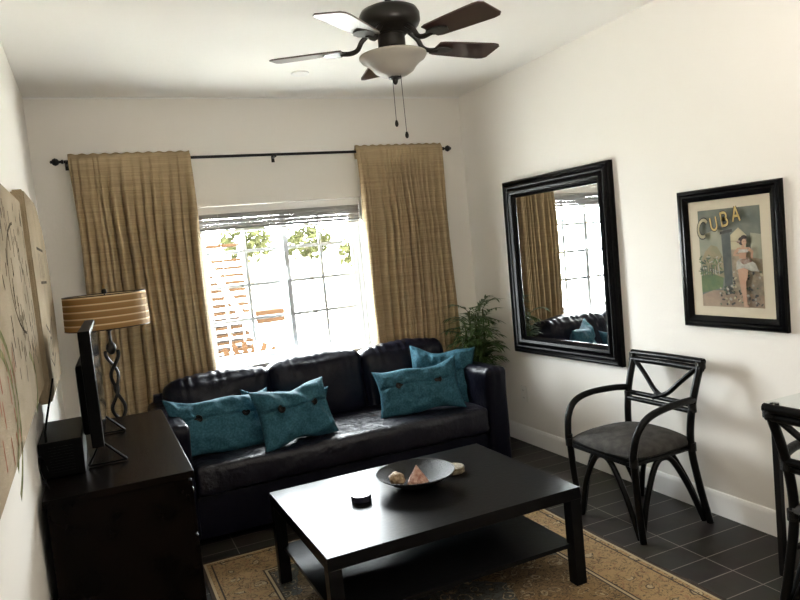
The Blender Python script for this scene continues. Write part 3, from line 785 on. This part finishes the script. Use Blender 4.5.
rn = random.Random(4)
for i in range(70):  # palm fronds and hedge on the left
    cu, cv = rn.uniform(.0, .36), rn.uniform(.34, .52); ell(cu, cv, rn.uniform(.02, .06), rn.uniform(.004, .010), rn.choice(['leaf', 'leaf', 'lawn', 'white', 'hill']), 8, rn.uniform(-1.2, 1.2))
for i in range(8): ell(.04+.04*i, .37+rn.uniform(-.02, .03), .008, .07, rn.choice(['white', 'dark', 'leaf']), 8, rn.uniform(-.1, .1))
for i in range(150):  # stones and flowers at the bottom right
    cu, cv = rn.uniform(.32, .99), rn.uniform(.03, .36)
    if cu < .55 and cv > .22: continue
    ell(cu, cv, rn.uniform(.012, .03), rn.uniform(.006, .014), rn.choice(['white', 'dark', 'tan', 'leaf', 'path', 'dark', 'cream']), 7, rn.uniform(-1, 1))
# dancing woman: legs, skirt, torso, arms, head, hair
shp([(.64, .40), (.74, .40), (.76, .25), (.76, .04), (.79, .015), (.71, .015), (.70, .10), (.66, .25)], 'flesh')
shp([(.72, .40), (.80, .38), (.79, .30), (.74, .24)], 'flesh')
shp([(.63, .46), (.70, .50), (.80, .50), (.92, .44), (.97, .36), (.84, .37), (.74, .40), (.62, .38)], 'white')
shp([(.66, .475), (.80, .50), (.88, .46), (.74, .43)], 'skirt')
shp([(.68, .49), (.78, .49), (.80, .58), (.84, .60), (.66, .60), (.68, .56)], 'flesh')
shp([(.66, .55), (.82, .55), (.82, .58), (.67, .585)], 'white')
shp([(.84, .60), (.90, .56), (.88, .49), (.85, .49), (.86, .55), (.81, .57)], 'flesh')
shp([(.66, .60), (.60, .56), (.58, .52), (.70, .515), (.70, .53), (.62, .54), (.68, .57)], 'flesh')
shp([(.72, .59), (.77, .59), (.77, .64), (.72, .64)], 'flesh')
ell(.735, .665, .062, .042, 'hair'); ell(.765, .70, .045, .022, 'hair'); ell(.68, .66, .03, .014, 'skirt')
ell(.765, .652, .038, .033, 'flesh')
ell(.755, .658, .006, .003, 'dark', 6); ell(.782, .657, .006, .003, 'dark', 6); ell(.77, .636, .009, .003, 'skirt', 6)
pbm = bm
# CUBA lettering (rises to the right)
def letter(strokes, cu, cv, sz, ang, mk, wdt, d_):
    bm = pbm
    for st in strokes:
        L = []; R_ = []
        for i, (x, y) in enumerate(st):
            q0 = st[max(i-1, 0)]; q1 = st[min(i+1, len(st)-1)]; t = Vector((q1[0]-q0[0], q1[1]-q0[1])).normalized(); nrm = Vector((-t.y, t.x))*wdt/2
            L.append((x+nrm.x, y+nrm.y)); R_.append((x-nrm.x, y-nrm.y))
        def T(p):
            x, y = p[0]*sz*.72, p[1]*sz; X = x*math.cos(ang)-y*math.sin(ang); Y = x*math.sin(ang)+y*math.cos(ang)
            return Vector((-.0104-d_, -((cu-.5)*PW+X), (cv-.5)*PH+Y))
        l_ = [bm.verts.new(T(p)) for p in L]; r2 = [bm.verts.new(T(p)) for p in R_]
        for i in range(len(st)-1): bm.faces.new((l_[i], l_[i+1], r2[i+1], r2[i])).material_index = pm[mk[2:]]
arc = lambda cx, cy, rx, ry, a0, a1, n=12: [(cx+rx*math.cos(D(a0+(a1-a0)*i/n)), cy+ry*math.sin(D(a0+(a1-a0)*i/n))) for i in range(n+1)]
LET = {'C': [arc(0, 0, .42, .45, 50, 310)], 'U': [[(-.36, .5), (-.36, 0)]+arc(0, -.1, .36, .36, 180, 360)+[(.36, 0), (.36, .5)]],
       'B': [[(-.32, -.5), (-.32, .5)], [(-.32, .45)]+arc(.0, .23, .3, .22, 90, -90)+[(-.32, .01)], [(-.32, .0)]+arc(.02, -.22, .34, .23, 90, -90)+[(-.32, -.45)]],
       'A': [[(-.4, -.5), (0, .5)], [(0, .5), (.4, -.5)], [(-.24, -.14), (.24, -.14)]]}
for ch, cu, cv, sz, ang in (('C', .115, .815, .092, -12), ('U', .30, .855, .064, 8), ('B', .475, .895, .068, 8), ('A', .665, .935, .068, 4)):
    for w_, k, d_ in ((.30, 'p_dark', .0165*.01+.0134), (.17, 'p_gold' if ch != 'C' else 'p_cream', .0139)):
        letter(LET[ch], cu, cv, sz, D(ang), k, w_, d_)
fin('poster_print', pbm, ['p_'+k for k, _, _ in cols], pf, smooth=0)

# outlet
ot = thing('wall_outlet', 'white double power outlet low on the right wall behind the sofa arm', 'outlet', (XR, 4.19, .36))
bm = B(); box(bm, (-.003, 0, 0), (.006, .072, .116), None, .002); fin('cover_plate', bm, 'outletw', ot)
for s in (-1, 1):
    bm = B(); box(bm, (-.0065, 0, s*.026), (.002, .034, .028), None, .0005); sk = fin('socket', bm, 'outletw', ot)
    bm = B(); box(bm, (-.0077, -.007, s*.028), (.0006, .003, .009)); box(bm, (-.0077, .007, s*.028), (.0006, .003, .009)); fin('slot', bm, 'outletd', sk, smooth=0)

# ------------------------------------------------------------------ palm
pl = thing('potted_palm', 'leafy green bamboo palm in the corner behind the sofa arm', 'plant', (2.56, 4.44, 0))
bm = B(); lathe(bm, [(0, 0), (.10, 0), (.105, .01), (.13, .24), (.14, .25), (.14, .27), (.128, .27), (.125, .25), (0, .25)], 36); pt = fin('pot', bm, 'pot', pl)
bm = B(); lathe(bm, [(0, .252), (.06, .256), (.12, .252), (.12, .245), (0, .245)], 24); fin('soil', bm, 'soil', pl)
rn = random.Random(11); stems = B(); leaf = B()
def leaflet(bm, p, d_, L, w, droop):
    side = d_.cross(Vector((0, 0, 1)))
    if side.length < .1: side = Vector((1, 0, 0))
    side.normalize(); up = side.cross(d_).normalized(); prev = None
    for i in range(6):
        t = i/5; q = p+d_*L*t+Vector((0, 0, -droop*L*t*t)); ww = w*math.sin(PI*(.12+.88*t))**.8*(1-t*.25) if i < 5 else .0004
        a_, m_, c_ = bm.verts.new(q-side*ww+up*ww*.25), bm.verts.new(q), bm.verts.new(q+side*ww+up*ww*.25)
        if prev: bm.faces.new((prev[0], prev[1], m_, a_)); bm.faces.new((prev[1], prev[2], c_, m_))
        prev = (a_, m_, c_)
for sI in range(14):
    a0 = rn.uniform(0, 2*PI); br = rn.uniform(.0, .07); hgt = rn.uniform(.62, 1.02)
    base = Vector((br*math.cos(a0), br*math.sin(a0), .25)); tip = base+Vector((rn.uniform(-.14, .05), rn.uniform(-.12, .02), hgt-.25))
    cane = bez([base, (base+tip)/2+Vector((rn.uniform(-.02, .02), rn.uniform(-.02, .02), 0)), tip], 5)
    tube(stems, cane, [.006]*len(cane), 7)
    for fI in range(rn.randint(7, 9)):
        t = rn.uniform(.55, 1.0) if fI else 1.0; p0 = cane[int(t*(len(cane)-1))]
        az = rn.uniform(0, 2*PI); el = rn.uniform(.25, 1.1); L = rn.uniform(.15, .25)
        dr = Vector((math.cos(az)*math.cos(el), math.sin(az)*math.cos(el)*.7, math.sin(el)))
        rach = [p0+dr*L*k/7+Vector((0, 0, -.35*L*(k/7)**2)) for k in range(8)]
        if any(2.56+q.x > 2.70 or 4.46+q.y > 4.60 for q in rach):
            sc_ = .45; dr.x *= sc_ if dr.x > 0 else 1; dr.y *= -.6 if dr.y > 0 else 1
            rach = [p0+dr*L*k/7+Vector((0, 0, -.35*L*(k/7)**2)) for k in range(8)]
        tube(stems, rach, [.0022]*8, 5)
        for k in range(1, 8):
            tn = (rach[k]-rach[k-1]).normalized(); sd = tn.cross(Vector((0, 0, 1))).normalized()
            for s in (-1, 1):
                dd = (tn*.75+sd*s*.9+Vector((0, 0, .1))).normalized(); q = rach[k]
                LL = rn.uniform(.075, .13)*(1.05-.4*k/8)
                e_ = q+dd*LL
                if 2.56+e_.x > 2.745 or 4.46+e_.y > 4.64: continue
                leaflet(leaf, q, dd, LL, .0075, rn.uniform(.15, .5))
fin('stems', stems, 'cane', pl); fin('foliage', leaf, 'green', pl, smooth=60)

# ------------------------------------------------------------------ cabinet, television, box
cb = thing('cabinet', 'dark espresso wood cabinet along the left wall under the television', 'cabinet', (0, 3.085, 0))
CX0, CX1, CY0, CY1 = -.232, .245, 2.475-3.085, 3.695-3.085
bm = B(); box(bm, ((CX0+CX1)/2, 0, .787), (CX1-CX0, CY1-CY0, .026), None, .003); fin('cabinet_top', bm, 'dark_wood', cb, smooth=30)
bm = B(); box(bm, ((CX0+CX1)/2-.005, 0, .415), (CX1-CX0-.03, CY1-CY0-.03, .718), None, .002); box(bm, ((CX0+CX1)/2-.01, 0, .03), (CX1-CX0-.07, CY1-CY0-.07, .06)); fin('body', bm, 'dark_wood', cb, smooth=30)
for i in range(3):
    yc = CY0+.02+(CY1-CY0-.04)*(i+.5)/3; w_ = (CY1-CY0-.04)/3-.008
    bm = B(); box(bm, (CX1-.014, yc, .665), (.014, w_, .19), None, .003); dr_ = fin('drawer', bm, 'dark_wood', cb, smooth=30)
    bm = B(); lathe(bm, [(0, .018), (.010, .016), (.012, .010), (.005, .004), (.005, -.004), (0, -.004)], 16); fin('knob', bm, 'chrome', dr_, loc=(CX1-.004, yc, .665), rot=(0, PI/2, 0))
    bm = B(); box(bm, (CX1-.014, yc, .31), (.014, w_, .50), None, .003); dr_ = fin('door', bm, 'dark_wood', cb, smooth=30)
    bm = B(); lathe(bm, [(0, .018), (.010, .016), (.012, .010), (.005, .004), (.005, -.004), (0, -.004)], 16); fin('knob', bm, 'chrome', dr_, loc=(CX1-.004, yc+w_/2-.04, .45), rot=(0, PI/2, 0))
tv = thing('television', 'black flat television seen edge on, standing on the dark cabinet', 'television', (-.035, 3.10, .80), D(-1.5))
bm = B(); box(bm, (-.006, 0, .295), (.042, .72, .43), None, .004)
box(bm, (-.035, .03, .24), (.045, .52, .27), None, .012)
fin('casing', bm, 'plastic', tv)
bm = B(); box(bm, (.0162, 0, .298), (.002, .70, .405)); fin('screen', bm, mat('screen_glass', (.004, .004, .005), .08), tv, smooth=0)
for sy in (-.27, .27):
    bm = B(); tube(bm, [(-.048, sy-.035, .006), (0, sy, .085), (.085, sy-.035, .006)], .006, 8); tube(bm, [(-.048, sy-.035, .006), (.085, sy-.035, .006)], .004, 6); fin('stand_foot', bm, 'plastic', tv)
mb = thing('media_box', 'black media box with a stick antenna on the cabinet behind the television', 'media box', (-.173, 2.95, .80))
bm = B(); box(bm, (0, 0, .066), (.145, .42, .13), None, .005); fin('casing', bm, 'plastic', mb)
bm = B()
for i in range(10): box(bm, (0, -.205+.02*0, .02+.01*i), (.08, .012, .002))
fin('vent', bm, 'plastic', mb, smooth=0)
bm = B(); tube(bm, [(-.045, -.195, .12), (-.043, -.194, .17), (.003, -.18, .355)], [.005, .004, .003], 8); fin('antenna', bm, 'plastic', mb)
bm = B(); tube(bm, bez([(-.215, 2.60, .805), (-.235, 2.62, .86), (-.238, 2.68, .90), (-.232, 2.74, .87), (-.222, 2.735, .83)], 8), .0025, 6)
tag(fin('power_cord', bm, 'plastic'), 'thin black cord looping against the left wall beside the media box', 'cord')

# ------------------------------------------------------------------ lamp
lp = thing('floor_lamp', 'lamp with striped tan drum shade on a twisted iron stem behind the cabinet', 'lamp', (.053, 4.10, 0))
bm = B(); lathe(bm, [(0, 0), (.125, 0), (.128, .008), (.12, .018), (.05, .028), (.02, .05), (.012, .07), (0, .07)], 36); fin('lamp_base', bm, 'bronze', lp)
bm = B()
for s in (0, PI):
    pts = []
    for i in range(170):
        z_ = .06+i/169*1.03; ph_ = z_/.155*PI+s; r = .021*abs(math.sin(z_/.155*PI/1.0*.5+.3))+.006
        r *= 1.25; pts.append((r*math.cos(ph_), r*math.sin(ph_), z_))
    tube(bm, pts, .0095, 8)
fin('twisted_stem', bm, 'bronze', lp)
bm = B(); lathe(bm, [(0, 1.07), (.012, 1.075), (.024, 1.09), (.028, 1.108), (.024, 1.126), (.012, 1.14), (.008, 1.15), (.008, 1.20), (.016, 1.205), (.016, 1.25), (0, 1.25)], 24); fin('socket', bm, 'bronze', lp)
sh = B(); Rb, Rt, z0, z1 = .218, .212, 1.225, 1.405
lathe(sh, [(Rb, z0), (Rt, z1), (Rt-.003, z1), (Rb-.003, z0)], 64, close=True)
sh_o = fin('lamp_shade', sh, 'shade', lp)
bm = B()
for zz, rr_ in ((z0, Rb-.0015), (z1, Rt-.0015)): tube(bm, [(rr_*math.cos(t), rr_*math.sin(t), zz) for t in [2*PI*i/64 for i in range(64)]], .003, 6, closed=True)
for k in range(3):
    t = 2*PI*k/3+.4; tube(bm, [(0, 0, 1.40), (Rt*math.cos(t)*.99, Rt*math.sin(t)*.99, 1.40)], .002, 6)
tube(bm, [(0, 0, 1.25), (0, 0, 1.41)], .003, 6); fin('shade_ring', bm, 'bronze', sh_o)
bm = B(); lathe(bm, [(0, 1.405), (.012, 1.408), (.014, 1.42), (.010, 1.432), (0, 1.436)], 18); fin('lamp_finial', bm, 'bronze', lp)

# added uplighter out of view, a housing for the fill light
ul = thing('added_fill_lamp', 'added bronze uplighter for soft fill, standing out of view', 'lamp', (1.05, .30, 0))
bm = B(); lathe(bm, [(0, 0), (.14, 0), (.14, .015), (.03, .035), (.012, .06), (0, .06)], 32); fin('lamp_base', bm, 'bronze', ul)
bm = B(); tube(bm, [(0, 0, .05), (0, 0, 1.26)], .012, 12); fin('pole', bm, 'bronze', ul)
bm = B(); lathe(bm, [(0, 1.25), (.04, 1.26), (.12, 1.31), (.17, 1.375), (.165, 1.377), (.115, 1.318), (.04, 1.27), (0, 1.26)], 40); fin('fill_lamp_bowl', bm, 'bronze', ul)

# ------------------------------------------------------------------ coffee sack wall panels (left wall)
def yz_prism(bm, pts, x0, x1, bev=.004):
    lo = [bm.verts.new((x0, y, z)) for y, z in pts]; hi = [bm.verts.new((x1, y, z)) for y, z in pts]
    bm.faces.new(lo); bm.faces.new(hi[::-1])
    for i in range(len(pts)):
        j = (i+1) % len(pts); bm.faces.new((lo[i], lo[j], hi[j], hi[i]))
p1 = B(); yz_prism(p1, [(1.10, 1.065), (2.795, 1.13), (2.80, 1.80), (1.10, 1.785)], XL+.003, XL+.05)
bmesh.ops.bevel(p1, geom=p1.edges[:], offset=.008, segments=3, affect='EDGES')
near = thing('burlap_panel', 'large stretched burlap coffee sack panel, nearer on the left wall', 'wall art', (0, 0, 0))
p2 = B(); prof = [(3.05, 1.02), (3.95, 1.02), (4.04, 1.12), (4.10, 1.30), (4.13, 1.45), (4.12, 1.60), (4.05, 1.70), (3.95, 1.77), (3.75, 1.85), (3.60, 1.875), (3.05, 1.868)]
yz_prism(p2, prof, XL+.003, XL+.05); bmesh.ops.bevel(p2, geom=p2.edges[:], offset=.007, segments=3, affect='EDGES')
far = thing('burlap_panel', 'smaller burlap sack panel with rounded corner, farther along the left wall beside the curtain', 'wall art', (0, 0, 0))
def strokes(lst, mi, bm, w=.012):
    X = XL+.0508
    for st in lst:
        L, R_ = [], []
        for i, (y, z) in enumerate(st):
            q0 = st[max(i-1, 0)]; q1 = st[min(i+1, len(st)-1)]; t = Vector((q1[0]-q0[0], q1[1]-q0[1])).normalized(); nn = Vector((-t.y, t.x))*w/2
            L.append(bm.verts.new((X, y+nn.x, z+nn.y))); R_.append(bm.verts.new((X, y-nn.x, z-nn.y)))
        for i in range(len(st)-1): bm.faces.new((L[i], L[i+1], R_[i+1], R_[i])).material_index = mi
rn = random.Random(5); L_ = []
for i in range(90):
    y = rn.uniform(1.95, 2.74); z = rn.uniform(1.25, 1.76); l = rn.uniform(.02, .06); L_.append([(y, z), (y+rn.uniform(-.02, .02), z-l)])
strokes(L_, 1, p1, .012)
strokes([arc(2.45, 1.52, .34, .17, 100, 260, 16)], 1, p1, .009)
strokes([arc(1.62, 1.22, .30, .20, -70, 80, 20), arc(1.62, 1.22, .24, .15, -60, 70, 20), arc(2.25, 1.2, .25, .1, -60, 60, 14)], 3, p1, .022)
L_ = []
for i in range(20):
    y = rn.uniform(1.55, 1.95); z = rn.uniform(1.15, 1.45); L_.append([(y, z), (y+.01, z-rn.uniform(.03, .07))])
strokes(L_, 2, p1, .014)
strokes([[(3.35, 1.50+.05*k), (3.75, 1.50+.05*k)] for k in range(0, 4, 3)]+[[(3.38+.09*k, 1.52), (3.42+.09*k, 1.63)] for k in range(4)], 1, p2, .012)
strokes([[(3.3, 1.32), (3.5, 1.27), (3.75, 1.33)], [(3.35, 1.30), (3.33, 1.17), (3.5, 1.12), (3.7, 1.16), (3.72, 1.30)], arc(3.5, 1.21, .07, .04, 0, 360, 16)], 1, p2, .012)

fin('canvas', p1, ['burlap2', 'ink', 'inkred', 'inkgreen'], near, smooth=30)
fin('canvas', p2, ['burlap', 'ink'], far, smooth=30)

# ------------------------------------------------------------------ outdoors
bm = B(); bx(bm, -14, 20, YB+.3, 32, -.22, -.10); struct(fin('ground_outside', bm, 'concrete', smooth=0), 'pale sunny paving outside')
st = thing('wooden_stairs', 'orange cedar outdoor stairs seen through the left sash', 'stairs', (1.45, 7.4, -.10))
for i in range(22):
    bm = B(); box(bm, (-.25, .0, .16+.078*i), (.62-.007*i, .26, .03), None, .004); fin('tread', bm, 'orangewood', st)
for s in (-.58, .10):
    bm = B(); box(bm, (s, .12, .95), (.06, .05, 1.9), Matrix.Rotation(D(-4), 3, 'Y'), .004); fin('stringer', bm, 'white', st)
bm = B(); tube(bm, [(-.50, -.22, 1.9), (.22, -.22, .45)], .03, 8); fin('hand_rail', bm, 'white', st)
for i in range(4):
    bm = B(); x = -.38+.15*i; tube(bm, [(x, -.22, .12), (x, -.22, 1.9-(x+.50)/.72*1.45)], .007, 6); fin('baluster', bm, 'white', st)
fc = thing('garden_chair', 'orange fan back wooden garden chair at the foot of the stairs', 'chair', (1.20, 6.4, -.10))
for i in range(9):
    ang = D(-48+12*i); bm = B()
    box(bm, (0, 0, .26), (.05, .018, .46), None, .004)
    bmesh.ops.transform(bm, matrix=Matrix.Translation((.05, .1, .38)) @ Matrix.Rotation(D(-14), 4, 'X') @ Matrix.Rotation(ang, 4, 'Y'), verts=bm.verts[:]); fin('back_slat', bm, 'orangewood', fc)
for i in range(4):
    bm = B(); box(bm, (.05, -.10-.09*i, .36-.012*i), (.50, .075, .02), None, .003); fin('seat_slat', bm, 'orangewood', fc)
for s in (-.22, .32):
    for y in (-.36, .08):
        bm = B(); box(bm, (s, y, .175), (.045, .045, .35), None, .003); fin('leg', bm, 'orangewood', fc)
pb = thing('planter_box', 'small orange wooden box on a white pedestal in the yard', 'planter', (1.80, 7.9, -.10))
bm = B(); box(bm, (0, 0, .45), (.2, .2, .9), None, .01); fin('pedestal', bm, 'white', pb)
bm = B(); box(bm, (0, 0, .97), (.34, .24, .14), None, .008); fin('box', bm, 'orangewood', pb)
def blob_tree(name, label, loc, trunk_h, r, n, flowers=False, seed=0, cat='tree', lsz=.09):
    t = thing(name, label, cat, loc); rn = random.Random(seed)
    bm = B(); tube(bm, bez([(0, 0, 0), (.03, .02, trunk_h*.5), (-.02, 0, trunk_h+.2)], 5), [.05*r+.02]*11, 8); fin('trunk', bm, 'bark', t)
    bm = B(); fl = B()
    for i in range(n):
        v = Vector((rn.gauss(0, 1), rn.gauss(0, 1), rn.gauss(0, 1))).normalized()*r*rn.uniform(.45, 1)
        v.z *= .75; v += Vector((0, 0, trunk_h+r*.6)); tgt = fl if flowers and rn.random() < .25 else bm
        a_, b_ = Vector((rn.gauss(0, 1), rn.gauss(0, 1), rn.gauss(0, 1))).normalized()*lsz, Vector((rn.gauss(0, 1), rn.gauss(0, 1), rn.gauss(0, 1))).normalized()*lsz*.5
        q = [tgt.verts.new(v+a_), tgt.verts.new(v+b_), tgt.verts.new(v-a_), tgt.verts.new(v-b_)]; tgt.faces.new(q)
    fin('foliage', bm, 'foliage', t, smooth=0)
    if flowers: fin('blossoms', fl, 'flower', t, smooth=0)
    else: fl.free()
blob_tree('flowering_shrub', 'low shrub with red blossoms beyond the right sash', (2.13, 7.0, -.10), .35, .24, 500, True, 3, 'shrub', .04)
blob_tree('garden_tree', 'yellow green tree seen at the top of the left sash', (2.75, 13.2, -.1), 1.65, .55, 500, False, 4)
blob_tree('garden_tree', 'yellow green tree beyond the middle of the window', (4.0, 13.4, -.1), 1.6, .50, 450, False, 5)
blob_tree('garden_tree', 'yellow green tree beyond the right sash, nearest the curtain', (5.05, 13.2, -.1), 1.3, .52, 500, False, 6)
bm = B(); bx(bm, -6, 12, 16, 16.3, -.1, 2.0); tag(fin('garden_wall', bm, 'stucco', smooth=0), 'pale stucco garden wall far outside the window', 'wall')
